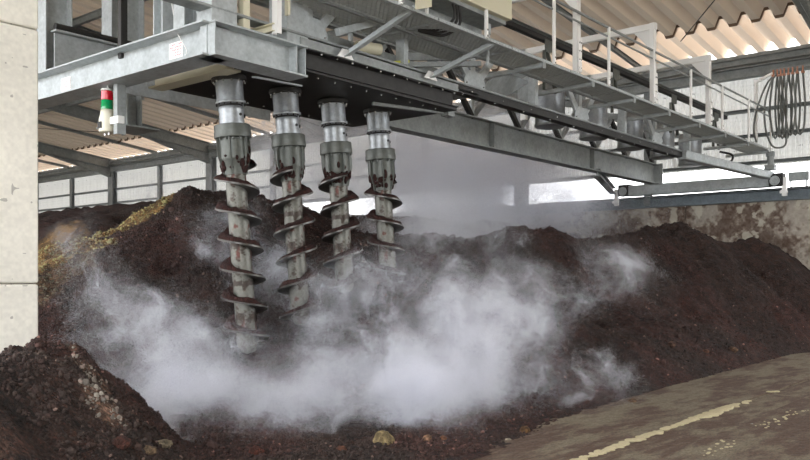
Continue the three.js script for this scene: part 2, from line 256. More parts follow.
function heap0(x, z) {
  const a = clamp((x - 5.2) / 6.5), front = (0.12 + 2.25 * a * a * (1.6 - 0.6 * a)) * clamp((-4.75 - 0.012 * x - z) / 4.3, -0.3, 1.15) + 0.05;
  let h = Math.min(front, 2.4);
  h = smax(h, ridge(x, z > -12.4 ? -12.4 + (z + 12.4) * 1.5 : z, R1, 0.54));
  h = smax(h, ridge(x, z, R2, 0.96));
  h = smax(h, ridge(x, z, MOUND, 0.85, 0.2), 0.1);
  h = smax(h, -0.5 + (3.6 + 0.55 * sstep(11.8, 14, x) + 0.25 * fbm(x * 0.4, z * 0.4, 3)) * sstep(7.5, 12, x) * sstep(-15.5, -20.5, z) * (1 - 0.22 * sstep(22.5, 25, x)));
  h = smax(h, -0.5 + 3.65 * sstep(12, 15, x) * sstep(-10.6, -13.5, z));
  return h;
}
function heap(x, z) {
  const base = heap0(x, z), k = sstep(-0.05, 0.5, base + 0.1);
  return base + k * sstep(-0.1, 0.9, base) * (0.5 * (fbm(x * 0.9, z * 0.9, 5, 3) - 0.5) + 0.22 * (fbm(x * 3.2, z * 3.2, 9, 3) - 0.5)) + (0.25 + 0.75 * k) * (0.10 * (fbm(x * 9, z * 9, 2, 3) - 0.5) + 0.05 * (vnoise(x * 23, z * 23, 6) - 0.5)) - 0.02;
}
function hit(px, py) { let p; for (let d = 3; d < 60; d += 0.02) { p = at(px, py, d); if (p.y < heap(p.x, p.z) || p.y < 0) return p; } return p; }
const spot = (list, k) => list.map(([x, y, r]) => { const p = hit(x, y); return [p.x, p.z, r * k]; });
const crust = spot([[152, 205, 0.3], [144, 212, 0.32], [136, 217, 0.34], [126, 223, 0.34], [116, 229, 0.3], [106, 236, 0.26], [96, 244, 0.24], [52, 240, 0.6], [61, 232, 0.5], [50, 254, 0.6], [68, 240, 0.4]], 1.35);
const pale = spot([[90, 254, 0.3], [80, 263, 0.34], [68, 272, 0.34], [54, 282, 0.34], [44, 290, 0.34], [76, 234, 0.5], [70, 250, 0.5]], 1);
const ash = spot([[71, 349, 0.035], [75, 355, 0.04], [80, 362, 0.05], [86, 370, 0.07], [91, 377, 0.09], [96, 384, 0.11], [101, 392, 0.13], [103, 400, 0.12]], 1.45);
function compostColor(x, z, out) {
  const n = fbm(x * 1.1, z * 1.1, 41, 4), f = fbm(x * 7, z * 7, 51, 3), redk = sstep(0.45, 0.62, fbm(x * 0.8, z * 0.8, 61, 3));
  const k = 0.55 + 0.8 * n + 0.45 * (f - 0.5); let c = [0.062 + 0.015 * redk, 0.043 - 0.002 * redk, 0.035 - 0.002 * redk].map((v) => v * k);
  let w = -9; for (const [a, b, r] of crust) w = Math.max(w, 1 - Math.hypot(x - a, z - b) / r);
  w = sstep(0.02, 0.3, w + 0.9 * (fbm(x * 3, z * 3, 71, 4) - 0.5) - 0.05) * sstep(-0.4, 0, w); c = c.map((v, i) => v + ([0.48, 0.46, 0.20][i] * (0.5 + 0.9 * f) - v) * w);
  let pl = -9; for (const [a, b, r] of pale) pl = Math.max(pl, 1 - Math.hypot(x - a, z - b) / r);
  pl = sstep(0.05, 0.4, pl + 1.1 * (fbm(x * 5, z * 5, 75, 4) - 0.5) - 0.1) * sstep(-0.5, 0, pl); c = c.map((v, i) => v + ([0.22, 0.21, 0.14][i] * (0.5 + 0.9 * f) - v) * 0.8 * pl);
  let g = -9; for (const [a, b, r] of ash) g = Math.max(g, 1 - Math.hypot(x - a, z - b) / r);
  g = sstep(0.2, 0.5, g + 0.8 * (vnoise(x * 26, z * 26, 3) - 0.5)); c = c.map((v, i) => v + ([0.34, 0.32, 0.27][i] - v) * g);
  const e = sstep(0.57, 0.68, fbm(x * 2.3, z * 2.3, 83, 4)) * sstep(5, 3.6, x + 0.25 * z + 2.6) ; c = c.map((v, i) => v + ([0.1, 0.085, 0.068][i] - v) * 0.5 * e);
  out[0] = c[0]; out[1] = c[1]; out[2] = c[2];
}
{
  const xs = [], zs = []; for (let x = 0.2; x < 12; x += 0.05) xs.push(x); for (let x = 12; x < 24.98; x += 0.065) xs.push(x); xs.push(24.985);
  for (let z = -4.2; z > -13.5; z -= 0.05) zs.push(z); for (let z = -13.5, s = 0.06; z > -44; z -= s, s *= 1.035) zs.push(z);
  const nx = xs.length, nz = zs.length, pos = new Float32Array(nx * nz * 3), col = new Float32Array(nx * nz * 3), uv = new Float32Array(nx * nz * 2), idx = [], c = [0, 0, 0], O = V(12, 0, -12);
  for (let j = 0, o = 0; j < nz; j++) for (let i = 0; i < nx; i++, o++) {
    const x = xs[i], z = zs[j], h = heap(x, z); pos.set([x - O.x, h, z - O.z], o * 3); compostColor(x, z, c); col.set(c, o * 3); uv[o * 2] = x + 0.35 * h; uv[o * 2 + 1] = z - 0.6 * h;
    if (i && j) { const a = o - nx - 1, b = o - nx, d = o - 1; if (Math.max(pos[a * 3 + 1], pos[b * 3 + 1], pos[d * 3 + 1], h) > -0.03) idx.push(a, b, d, b, o, d); }
  }
  const g = new THREE.BufferGeometry(); g.setAttribute('position', new THREE.BufferAttribute(pos, 3)); g.setAttribute('color', new THREE.BufferAttribute(col, 3)); g.setAttribute('uv', new THREE.BufferAttribute(uv, 2));
  for (let k = 0; k < idx.length; k += 3) { const t = idx[k + 1]; idx[k + 1] = idx[k + 2]; idx[k + 2] = t; } g.setIndex(idx); g.computeVertexNormals();
  if (g.attributes.normal.getY(Math.floor(nx * 40 + 60)) < 0) { for (let k = 0; k < idx.length; k += 3) { const t = idx[k + 1]; idx[k + 1] = idx[k + 2]; idx[k + 2] = t; } g.setIndex(idx); g.computeVertexNormals(); }
  const m = new THREE.Mesh(g, M.compost); m.name = 'compost_heap'; m.position.copy(O); m.castShadow = m.receiveShadow = true; scene.add(m);
  m.userData = { label: 'large dark reddish brown heap of steaming compost under the screws', category: 'compost heap' };
  // loose clods all over it
  const ico = new THREE.IcosahedronGeometry(1, 1), ip = ico.attributes.position; for (let i = 0; i < ip.count; i++) { const x = ip.getX(i), y = ip.getY(i), z = ip.getZ(i), k = 0.7 + 0.6 * vnoise(x * 1.7 + 9, y * 1.7 + 9, z * 1.7 + 9); ip.setXYZ(i, x * k, y * k * 0.8, z * k); } ico.computeVertexNormals();
  const N = 100000, im = new THREE.InstancedMesh(ico, M.clod, N), mt = new THREE.Matrix4(), q = new THREE.Quaternion(), cc = new THREE.Color(); let n = 0;
  while (n < N) {
    const d = 5.2 + 16 * Math.pow(rnd(), 1.1), p = at(rr(-5, 815), 300, d); if (p.z > -4.35 || p.x > 24.9 || p.x < 0.5) continue; const h = heap(p.x, p.z); if (h < -0.01) continue;
    const s = 0.006 + 0.014 * Math.pow(rnd(), 3) + (rnd() < 0.006 ? rr(0.01, 0.03) : 0);
    q.setFromEuler(new THREE.Euler(rr(0, 6), rr(0, 6), rr(0, 6))); const sd = 0.75 + 0.03 * d; mt.compose(V(p.x, h + s * 0.25, p.z), q, V(s * rr(0.7, 1.4) * sd, s * rr(0.7, 1.2) * sd, s * sd)); im.setMatrixAt(n, mt);
    compostColor(p.x, p.z, c); const t = rnd(), k = t < 0.02 && c[0] < 0.1 ? 2.6 : rr(0.35, 0.85); cc.setRGB(c[0] * k * (t > 0.8 ? 1.15 : 1), c[1] * k * 0.95, c[2] * k * 0.95); im.setColorAt(n, cc); n++;
  }
  im.name = 'compost_clods'; im.castShadow = im.receiveShadow = true; scene.add(im); im.userData = { label: 'countless loose dark clods and crumbs scattered over the compost heap', category: 'clods', kind: 'stuff' };
}
// single stones and lumps that can be told apart along the foot of the heap
function rock(r, sq, sd) {
  let g = new THREE.IcosahedronGeometry(1, 3); g.deleteAttribute('normal'); g.deleteAttribute('uv'); g = mergeVertices(g); const p = g.attributes.position;
  for (let i = 0; i < p.count; i++) { const v = V(p.getX(i), p.getY(i), p.getZ(i)), k = 0.55 + 0.75 * fbm(v.x * 1.6 + sd, v.y * 1.6 + sd, v.z * 1.6, 3) + 0.16 * vnoise(v.x * 5 + sd, v.y * 5, v.z * 5); p.setXYZ(i, v.x * k * r, v.y * k * r * sq, v.z * k * r * 0.9); }
  g.computeVertexNormals(); return fin(g);
}
const rockTex = rep(stoneTex, 4), rockBump = rep(compBump, 3), rockMat = (h) => S({ color: hex(h), map: rockTex, bumpMap: rockBump, bumpScale: 0.03, roughness: 0.95, name: 'stone' });
for (const [px, py, r, sq, c, label] of [
  [383, 443, 0.095, 0.85, '#c3b184', 'roundish yellowish stone at the front foot of the heap, largest of the loose stones'],
  [427, 441, 0.05, 0.8, '#b08d72', 'small pinkish brown stone just right of the yellowish stone'],
  [443, 439, 0.042, 0.7, '#94623f', 'small rust brown lump right of the pinkish stone at the heap foot'],
  [508, 440, 0.032, 0.6, '#d9d3c4', 'tiny pale pebble on the soiled floor in front of the heap'],
  [525, 432, 0.06, 0.8, '#8a6a45', 'ochre lump on the heap foot under the thick steam'],
  [256, 454, 0.075, 0.7, '#6a3a2c', 'reddish lump in the low middle of the heap foot'],
  [341, 451, 0.05, 0.8, '#7b5240', 'brown lump left of the yellowish stone'],
  [163, 446, 0.07, 0.55, '#b5ab94', 'pale grey crusted lump at the bottom left of the heap'],
  [149, 452, 0.055, 0.6, '#9a846a', 'tan lump beside the pale crusted lump at bottom left'],
  [120, 447, 0.085, 0.6, '#63382b', 'broad red brown lump left of the pale crusted lumps'],
  [632, 402, 0.06, 0.6, '#9a7e66', 'pinkish lump at the heap foot where the steam ends'],
  [733, 351, 0.09, 0.7, '#8d6f58', 'pale brown lump on the right flank of the heap'],
  [672, 346, 0.08, 0.7, '#6f5244', 'dull brown lump on the lower right slope of the heap'],
  [752, 424, 0.02, 0.5, '#dfe6e6', 'tiny white pebble lying alone on the floor at right'],
  [706, 352, 0.06, 0.7, '#7a5646', 'reddish brown lump left of the pale lump on the right flank'],
]) { const p = hit(px, py), g = rock(r, sq, px * 0.37); g.rotateY(px); const b = lone('stone', g, rockMat(c), label, 'stone'); b.position.set(p.x, p.y - r * 0.5 * sq - 0.01, p.z); }

// ================================================================ THE BRIDGE
const MOD = 1.9, ZF = -8.1, ZR = -10.3, WO = -7.05, WI = -7.64, WY = 5.2;
const bridge = thing('gantry_bridge', 'long grey galvanised steel gantry bridge with walkway, spanning to the rail on the far wall', 'gantry bridge', V(15, 4.2, -9));
{
  const t = bridge;
  const boltRow = (x0, x1, step, y, z, n, parent, dy = 0) => { const g = []; for (let x = x0; x < x1; x += step) g.push(hexBolt(V(x, y, z), n, 0.013, 0.018)); part('bolts', g, M.bolt, parent); };
  const fb = part('front_girder', bar(V(5.4, 4.79, ZF), V(21.2, 4.79, ZF), PR.B(0.24, 0.035)), M.galvDull, t);
  const lb = part('lower_beam', [box(11.0, 21.0, 4.64, 4.77, ZF - 0.08, ZF + 0.1)], M.dark, t, 'dark steel lower beam of the front girder');
  boltRow(11.4, 21, 0.95, 4.70, ZF + 0.105, ZA, lb); boltRow(11.2, 21, 0.95, 4.635, ZF + 0.06, YA, lb);
  // end beam down to the rail
  part('end_beam', bar(V(20.6, 4.70, ZF + 0.1), V(24.8, 4.5, -7.1), PR.B(0.24, 0.22, 0.02)), M.galv, t);
  // front truss: gusset, upright and two struts every second module, an upright between
  part('top_chord', bar(V(7.6, 5.54, ZF), V(24.3, 5.54, ZF), PR.L(0.07, 0.07)), M.galvDull, t);
  for (let k = 0; k < 7; k++) {
    const x = 7.9 + k * MOD * 1.0 + (k > 0 ? 0 : 0), X = 11.55 + (k - 1) * 3.8;
    if (X > 22) break;
    part('gusset_plate', plate([[-0.3, 0], [0.3, 0], [0.3, 0.12], [0.18, 0.28], [-0.18, 0.28], [-0.3, 0.12]], 0.014, V(X, 4.79, ZF + 0.06), XA, YA), M.galv, t);
    for (const s of [-1, 1]) part('strut', bar(V(X + s * 0.1, 4.9, ZF + 0.03), V(X + s * 0.66, 5.5, ZF + 0.03), PR.B(0.06, 0.14)), M.galv, t);
    part('upright', bar(V(X, 4.85, ZF), V(X, 5.52, ZF), PR.B(0.06, 0.13), XA), M.galv, t);
    if (X + 1.9 < 23.5) part('upright', bar(V(X + 1.9, 4.81, ZF + 0.05), V(X + 1.9, 5.52, ZF + 0.05), PR.C(0.16, 0.1), ZA), M.galv, t);
    const gb = []; for (const s of [-1, 1]) gb.push(hexBolt(V(X + s * 0.25, 4.85, ZF + 0.075), ZA, 0.016, 0.02)); part('bolts', gb, M.bolt, t);
  }
  // steel drums between the girders
  for (let k = 0; k < 5; k++) { const x = 15.3 + k * 1.95; const d = part('drum', lathe([[0, 0], [0.3, 0], [0.31, 0.02], [0.31, 0.72], [0.295, 0.8], [0.24, 0.88], [0.1, 0.92], [0, 0.92]], 40, x, 4.74, -8.75), M.chrome, t, 'round polished steel drum'); part('drum_band', lathe([[0.312, 0.02], [0.322, 0.02], [0.322, 0.06], [0.312, 0.06]], 40, x, 4.74, -8.75), M.galvDull, d); }
  // sloped chute plates left of the drums
  part('chute_plate', [plate([[-0.65, -0.28], [0.1, -0.28], [0.75, 0.24], [-0.35, 0.24]], 0.02, V(13.2, 5.2, -8.55), XA, V(0, 0.82, 0.57)), plate([[0, -0.25], [0.55, -0.25], [0.55, 0.25], [0, 0.25]], 0.02, V(13.95, 5.28, -8.45), V(0.6, 0, -0.8), YA)], M.galv, t);
  // rear girder with its truss
  const rg = part('rear_girder', bar(V(7.0, 4.74, ZR), V(24.3, 4.74, ZR), PR.I(0.6, 0.3, 0.016, 0.024)), M.galvDull, t);
  for (let x = 10.6; x < 24; x += 4.75) part('stiffener', box(x - 0.006, x + 0.006, 4.47, 5.01, ZR, ZR + 0.14, 0.002), M.galvDull, rg);
  part('end_plate', box(24.28, 24.32, 4.42, 5.06, ZR - 0.2, ZR + 0.26), M.galv, rg);
  for (let k = 0; k < 9; k++) { const x = 9 + k * MOD; part('diagonal', bar(V(x, 5.04, ZR), V(x + MOD / 2, 6.0, ZR), PR.B(0.1, 0.1)), M.galvDull, t); part('diagonal', bar(V(x + MOD / 2, 6.0, ZR), V(x + MOD, 5.04, ZR), PR.B(0.1, 0.1)), M.dark, t); if (k % 2) part('upright', bar(V(x, 5.04, ZR), V(x, 6.0, ZR), PR.B(0.07, 0.07), XA), M.galv, t); }
  part('top_chord', bar(V(8.4, 6.05, ZR), V(24.3, 6.05, ZR), PR.I(0.12, 0.14)), M.galvDull, t);
  for (let k = 0; k < 7; k++) part('cross_member', bar(V(12.5 + k * 1.9, 5.56, ZF), V(12.5 + k * 1.9, 5.9, ZR), PR.C(0.14, 0.08)), M.galvDull, t);
  // walkway: open gratings on tube brackets
  const gr = [], L = MOD - 0.02, Wd = WI - WO; // one panel, diamond mesh between edge bars
  const line = (a, b) => gr.push(bar(a, b, [[-0.004, -0.015], [0.004, -0.015], [0.004, 0.015], [-0.004, 0.015]]));
  const w = WO - WI; for (let s = -w; s < L; s += 0.085) { for (const f of [1, -1]) { let x0 = s, z0 = 0, x1 = s + w, z1 = w; if (x0 < 0) { z0 = -x0; x0 = 0; } if (x1 > L) { z1 -= x1 - L; x1 = L; } if (x1 - x0 < 0.02) continue; line(V(x0, 0, f > 0 ? z0 : w - z0), V(x1, 0, f > 0 ? z1 : w - z1)); } }
  for (const z of [0.01, w - 0.01]) gr.push(bar(V(0, 0, z), V(L, 0, z), PR.B(0.02, 0.06, 0.002))); for (const x of [0.01, L - 0.01]) gr.push(bar(V(x, 0, 0), V(x, 0, w), PR.B(0.02, 0.06, 0.002)));
  const gg = mergeGeometries(gr), gs = []; for (let k = 0; k < 9; k++) gs.push([7.36 + k * MOD - 15, WY - 4.2, WI + 9]); for (let k = 0; k < 2; k++) gs.push([7.36 + k * MOD - 15, WY - 4.2, WI + 9 - w]);
  pieces('grating_panel', gg, M.galv, t, gs);
  part('kerb_angle', [bar(V(7.36, WY + 0.01, WO), V(24.5, WY + 0.01, WO), PR.L(0.05, 0.075, 0.008)), bar(V(7.36, WY - 0.035, WI + 0.02), V(24.5, WY - 0.035, WI + 0.02), PR.L(0.06, 0.07, 0.008))], M.galvDull, t);
  for (let k = 0; k < 8; k++) { const x = 12.1 + k * 1.76; const b = part('bracket', [bar(V(x, WY - 0.07, WO), V(x, WY - 0.09, -8.2), PR.B(0.08, 0.08, 0.015))], M.galv, t, 'tube bracket under the walkway'); part('end_cap', box(x - 0.05, x + 0.05, WY - 0.13, WY - 0.02, WO - 0.0, WO + 0.03), M.galvDull, b); }
  // slanted angle braces out to the walkway edge
  for (const [a, b] of [[V(8.26, 4.66, -7.93), V(8.72, 5.26, -7.05)], [V(10.16, 4.72, -7.93), V(10.6, WY - 0.02, WO)]]) { part('angle_brace', bar(a, b, PR.L(0.11, 0.09, 0.012)), M.galv, t); part('foot_plate', plate([[-0.16, 0], [0.16, 0], [0.06, 0.12], [-0.06, 0.12]], 0.014, a.clone().add(V(0, -0.05, 0.03)), XA, YA), M.bright, t); }
  // handrail
  const hr = part('handrail', [tube(V(8.4, 6.31, WO), V(24.3, 6.31, WO), 0.024), pipe([V(24.3, 6.31, WO), V(24.55, 6.25, WO), V(24.63, 6.05, WO)], 0.024)], M.galvDull, t);
  part('guard_rail', tube(V(8.4, 6.14, WO), V(24.6, 6.14, WO), 0.018), M.galvDull, t);
  for (const x of [8.4, 10.4, 12.43, 14.49, 16.55, 18.61, 20.66, 22.7, 24.63]) { const p = part('rail_post', bar(V(x, WY, WO + 0.02), V(x, 6.31, WO + 0.02), PR.B(0.05, 0.05, 0.008), XA), M.bright, t); part('bolts', [hexBolt(V(x, WY + 0.12, WO + 0.05), ZA), hexBolt(V(x, WY + 0.03, WO + 0.05), ZA)], M.bolt, p); }
  // cable duct on tan brackets inside the walkway
  part('cable_duct', [box(11.8, 24.2, 6.13, 6.22, -8.2, -8.08)], M.black, t, 'black cable duct'); part('duct_cover', bar(V(11.8, 6.25, -8.14), V(24.2, 6.25, -8.14), PR.C(0.05, 0.16, 0.006)), M.galvDull, t);
  for (const x of [11.0, 14.05, 16.95, 20.2, 23.2]) part('duct_bracket', [plate([[-0.16, 0.2], [0.16, 0.2], [0.16, 0], [-0.05, -0.05], [-0.16, 0]], 0.012, V(x, 5.95, -8.05), XA, YA), bar(V(x + 0.02, 5.95, -8.1), V(x + 0.35, WY, -8.1), PR.B(0.07, 0.05)), bar(V(x - 0.1, 5.95, -8.1), V(x - 0.1, WY, -8.1), PR.B(0.06, 0.05), XA)], M.greenGrey, t);
  // portal frames over the walkway
  for (const x of [13.45, 16.8, 20.05]) {
    const f = part('portal_frame', [bar(V(x, WY, -7.15), V(x, 6.95, -7.15), PR.B(0.14, 0.1, 0.012), ZA), bar(V(x, 6.88, -7.08), V(x, 6.88, -10.35), PR.B(0.1, 0.14, 0.012)), bar(V(x, 5.3, -10.3), V(x, 6.95, -10.3), PR.C(0.14, 0.1), ZA)], M.bright, t, 'pale steel portal frame over the walkway');
    part('corner_gusset', plate([[0, 0], [-0.42, 0], [-0.36, -0.03], [0, -0.42]], 0.012, V(x, 6.83, -7.2), ZA, YA), M.bright, f);
    const b = []; for (const y of [5.35, 5.5, 5.65, 5.8]) b.push(hexBolt(V(x - 0.03, y, -7.07), ZA), hexBolt(V(x + 0.03, y, -7.07), ZA)); part('bolts', b, M.bolt, f); part('splice_plate', box(x - 0.065, x + 0.065, 5.28, 5.9, -7.085, -7.075, 0.002), M.bright, f);
  }
  // end carriage on the rail
  const ec = part('end_carriage', [bar(V(24.8, 4.34, -11.3), V(24.8, 4.34, -7.1), PR.B(0.3, 0.33, 0.02))], M.galv, t, 'box beam end carriage riding on the rail');
  for (const z of [-11.47, -6.92]) { part('wheel_box', box(24.68, 24.98, 4.19, 4.55, z - 0.2, z + 0.2, 0.02), M.dark, ec); const wg = new THREE.CylinderGeometry(0.17, 0.17, 0.1, 40).rotateZ(Math.PI / 2).translate(24.65, 4.33, z), hub = new THREE.CylinderGeometry(0.13, 0.14, 0.03, 32).rotateZ(Math.PI / 2).translate(24.59, 4.33, z), ring = new THREE.TorusGeometry(0.075, 0.012, 8, 28).rotateY(Math.PI / 2).translate(24.57, 4.33, z); part('wheel', [fin(wg)], M.black, ec); part('wheel_hub', [fin(hub), fin(ring)], M.galv, ec); }
  for (const z of [-11.75, -6.7]) part('rail_guide', [box(24.7, 24.82, 3.9, 4.42, z - 0.06, z + 0.06), box(24.64, 24.72, 3.97, 4.04, z - 0.1, z + 0.1), hexBolt(V(24.63, 4.04, z - 0.05), XA, 0.02, 0.03), hexBolt(V(24.63, 4.04, z + 0.05), XA, 0.02, 0.03)], M.bright, ec);
  part('corner_brace', bar(V(20.4, 4.42, ZR + 0.05), V(24.6, 4.36, -11.8), PR.I(0.2, 0.2)), M.galvDull, t);
  part('drive_motor', [tube(V(24.5, 4.75, -7.0), V(24.5, 5.0, -7.0), 0.09, 20), box(24.38, 24.62, 4.62, 4.76, -7.14, -6.86), box(24.42, 24.58, 5.0, 5.14, -7.1, -6.9)], M.galvDull, t);
  part('hose', pipe([V(23.0, 5.05, -7.9), V(23.1, 4.95, -7.6), V(22.9, 4.75, -7.55), V(22.75, 4.62, -7.7)], 0.03), M.black, t);
}

// ================================================================ THE TURNER CARRIAGE
const car = thing('turner_carriage', 'heavy galvanised steel carriage frame at left with warning labels, carrying the four screws', 'carriage', V(7.5, 4.2, -9.5));
{
  const t = car;
  const lf = part('side_beam', bar(V(6.1, 4.385, -13.2), V(6.1, 4.385, -7.93), PR.I(0.40, 0.38, 0.016, 0.022)), M.galv, t, 'bright galvanised side beam');
  const ff = part('front_beam', bar(V(6.0, 4.385, -7.98), V(7.46, 4.385, -7.98), PR.I(0.40, 0.36, 0.016, 0.022)), M.galv, t);
  for (const x of [6.02, 7.3, 7.45]) part('stiffener', box(x - 0.007, x + 0.007, 4.2, 4.57, -8.12, -7.835, 0.002), M.galv, ff);
  part('inner_beam', bar(V(6.9, 4.44, -10.35), V(6.9, 4.44, -8.6), PR.I(0.3, 0.24)), M.cream, t);
  const bp = part('bottom_plate', [box(6.98, 11.05, 4.34, 4.40, -10.4, -8.05), bar(V(7.6, 4.5, -8.08), V(11.05, 4.52, -8.08), PR.C(0.26, 0.14)), bar(V(7.05, 4.5, -10.0), V(11, 4.5, -10.0), PR.I(0.3, 0.3))], M.dark, t, 'dark bottom plate that the screws hang from');
  const pb = []; for (let x = 7.7; x < 11; x += 0.33) pb.push(hexBolt(V(x, 4.335, -8.2), YA, 0.014, 0.02), hexBolt(V(x + 0.1, 4.335, -10.2), YA, 0.014, 0.02)); for (let x = 7.9; x < 11; x += 0.3) pb.push(hexBolt(V(x, 4.6, -8.0), ZA, 0.012, 0.02)); part('bolts', pb, M.bolt, bp);
  for (const z of [-12.0, -11.85, -10.3]) part('bolt', hexBolt(V(6.02, 4.6, z), YA, 0.02, 0.05), M.bolt, lf);
  part('front_channel', box(7.5, 11.0, 4.63, 4.75, -8.06, -7.98), M.galvDull, t); part('top_plate', [box(7.6, 11.6, 4.66, 4.70, -10, -8.0)], M.galvDull, t);
  part('web_plate', [box(7.9, 11.2, 4.68, 5.1, -8.5, -8.46)], M.galvDull, t);
  part('tie_rod', [bar(V(9.6, 4.30, -8.6), V(11.1, 4.34, -8.3), PR.B(0.05, 0.05)), box(11.02, 11.2, 4.28, 4.42, -8.36, -8.2)], M.galvDull, t);
  part('clip_plate', [plate([[0, 0], [0.7, 0.1], [0.75, 0.14], [0.05, 0.05]], 0.02, V(6.95, 4.17, -8.3), XA, ZA)], M.galv, t);
  // rear longitudinal beam and uprights
  part('rear_beam', [box(6.26, 10.5, 4.57, 5.28, -12.03, -12.0), bar(V(6.24, 5.3, -12.0), V(10.5, 5.3, -12.0), PR.B(0.16, 0.03))], M.galv, t);
  part('pipe_rail', tube(V(6.24, 5.36, -11.95), V(10.4, 5.36, -11.95), 0.05), M.dark, t);
  const up = (x, z, h, w, m, dir = ZA, y0 = 4.57, y1 = 7.2) => part('upright', bar(V(x, y0, z), V(x, y1, z), PR.I(h, w, 0.014, 0.018), dir), m, t);
  up(6.36, -12.2, 0.42, 0.3, M.galv, XA, 4.57); up(7.62, -12.35, 0.6, 0.3, M.galv, XA, 4.57); up(6.1, -8.95, 0.2, 0.2, M.galv, ZA); up(6.1, -8.5, 0.22, 0.22, M.galv, XA);
  part('corner_post', box(6.08, 6.46, 4.57, 7.2, -8.28, -7.98, 0.012), M.galv, t);
  part('brace', bar(V(6.5, 5.1, -12.6), V(7.6, 5.6, -12.6), PR.B(0.14, 0.1)), M.galvDull, t);
  part('dark_post', bar(V(6.1, 4.5, -9.9), V(6.1, 7.2, -9.9), PR.B(0.08, 0.1), XA), M.dark, t);
  part('drive_unit', [box(6.5, 6.85, 4.7, 5.0, -9.75, -9.35, 0.03), tube(V(6.66, 5.0, -9.55), V(6.66, 5.3, -9.55), 0.12, 20)], M.galvDull, t);
  part('clamp', [box(6.02, 6.22, 4.575, 4.63, -9.15, -8.4, 0.01)], M.galv, t);
  // guard frame beside the corner post
  part('guard_frame', [bar(V(6.62, 4.6, -8.05), V(6.62, 7.2, -8.05), PR.L(0.1, 0.1), XA), bar(V(6.9, 4.70, -8.9), V(6.9, 4.70, -7.8), PR.C(0.1, 0.06)), bar(V(6.75, 5.15, -8.5), V(6.95, 5.2, -7.8), PR.B(0.03, 0.03)), tube(V(6.66, 5.25, -8.4), V(7.1, 5.5, -7.6), 0.015)], M.cream, t);
  part('guard_post', [bar(V(6.93, 4.62, -7.8), V(6.93, 7.2, -7.8), PR.C(0.1, 0.07), ZA)], M.bright, t); part('guard_post', [box(7.1, 7.14, 4.9, 7.2, -7.85, -7.78)], M.cream, t);
  part('panel_box', [box(7.28, 7.66, 4.62, 5.7, -8.35, -8.0, 0.012)], M.galv, t); part('back_panel', box(6.7, 7.3, 4.7, 6.6, -9.4, -9.3), M.galvDull, t);
  part('slanted_brace', [bar(V(7.75, 4.7, -8.3), V(8.25, 5.25, -8.2), PR.B(0.12, 0.05)), bar(V(8.1, 4.93, -7.9), V(9.45, 5.48, -7.9), PR.B(0.08, 0.1)), box(7.8, 8.15, 4.68, 5.0, -8.45, -8.42)], M.galv, t);
  part('motor', [tube(V(8.85, 4.95, -8.25), V(9.25, 4.98, -8.15), 0.085, 20)], M.cream, t, 'cream motor end'); part('yellow_bar', bar(V(9.5, 4.83, -8.1), V(9.75, 4.88, -8.0), PR.B(0.04, 0.04)), S({ color: hex('#d8d85a'), roughness: 0.5 }), t);
  part('cross_tube', [bar(V(9.75, 4.86, -8.2), V(11.2, 5.08, -7.7), PR.B(0.08, 0.08))], M.galvDull, t);
  // control cabinet over the walkway edge, with conduit and black cables
  const cb = part('control_cabinet', [box(8.75, 11.07, 5.62, 6.6, -7.62, -7.0, 0.012)], M.cream, t, 'cream painted control cabinet'); part('cabinet_base', [box(8.75, 11.05, 5.56, 5.66, -7.6, -7.1), bar(V(9, 5.5, -7.5), V(11, 5.5, -7.5), PR.C(0.14, 0.08))], M.galvDull, cb);
  part('conduit', [tube(V(10.85, 5.2, -7.3), V(10.85, 5.42, -7.3), 0.025), tube(V(10.84, 5.4, -7.3), V(10.84, 5.56, -7.3), 0.05, 16), tube(V(10.9, 4.95, -7.35), V(10.85, 5.2, -7.3), 0.025)], M.galv, t);
  part('bracket_plate', plate([[-0.2, -0.02], [0.14, 0.1], [0.14, 0.4], [-0.2, 0.4]], 0.02, V(8.85, 5.2, -6.98), XA, YA), M.cream, t);
  for (let k = 0; k < 3; k++) part('cable', pipe([V(9.65 + k * 0.07, 5.7, -7.15), V(9.75 + k * 0.07, 5.38 - k * 0.03, -7.15), V(9.6 + k * 0.06, 5.2 - k * 0.03, -7.3), V(9.35 + k * 0.03, 5.16, -7.5)], 0.02), M.black, t);
  part('white_rod', bar(V(8.98, 5.22, -7.05), V(8.98, 5.7, -7.05), PR.B(0.05, 0.03), XA), M.bright, t); part('fascia', [bar(V(7.9, 5.24, -7.55), V(8.95, 5.24, -7.35), PR.B(0.06, 0.03))], M.bright, t);
  // hanging channel for the signal light, stub with its foot plate
  part('hanger', [bar(V(6.15, 3.52, -10.05), V(6.15, 4.22, -10.05), PR.C(0.13, 0.09), XA)], M.galvDull, t);
  part('stub_leg', [bar(V(7.2, 3.92, -11.5), V(7.2, 4.42, -11.5), PR.I(0.26, 0.3), XA), box(6.85, 7.55, 3.89, 3.92, -11.85, -11.2)], M.galvDull, t);
  // warning labels: rows of red marks on white, too small to read
  const label = (p, w, h, k) => {
    const c = document.createElement('canvas'); c.width = 128; c.height = Math.round(128 * h / w); const x = c.getContext('2d'); x.fillStyle = '#f4f0ee'; x.fillRect(0, 0, 128, c.height);
    x.fillStyle = '#c98a90'; for (let r = 0; r < 5; r++) for (let i = 0; i < 7; i++) if (hash(r, i, k) > 0.25) x.fillRect(10 + i * 16, 10 + r * c.height / 6, 6 + 8 * hash(i, r, k + 3), c.height / 14);
    const tx = new THREE.CanvasTexture(c); tx.colorSpace = THREE.SRGBColorSpace; const g = new THREE.BoxGeometry(0.004, h, w), q = new THREE.Mesh(g, S({ map: tx, roughness: 0.4 })); q.name = 'warning_label'; q.userData.label = 'white warning label with red lettering'; q.position.set(p.x - 7.5, p.y - 4.2, p.z + 9.5); t.add(q);
  };
  label(V(6.088, 4.37, -11.35), 0.26, 0.2, 1); label(V(6.088, 4.4, -8.7), 0.28, 0.2, 5);
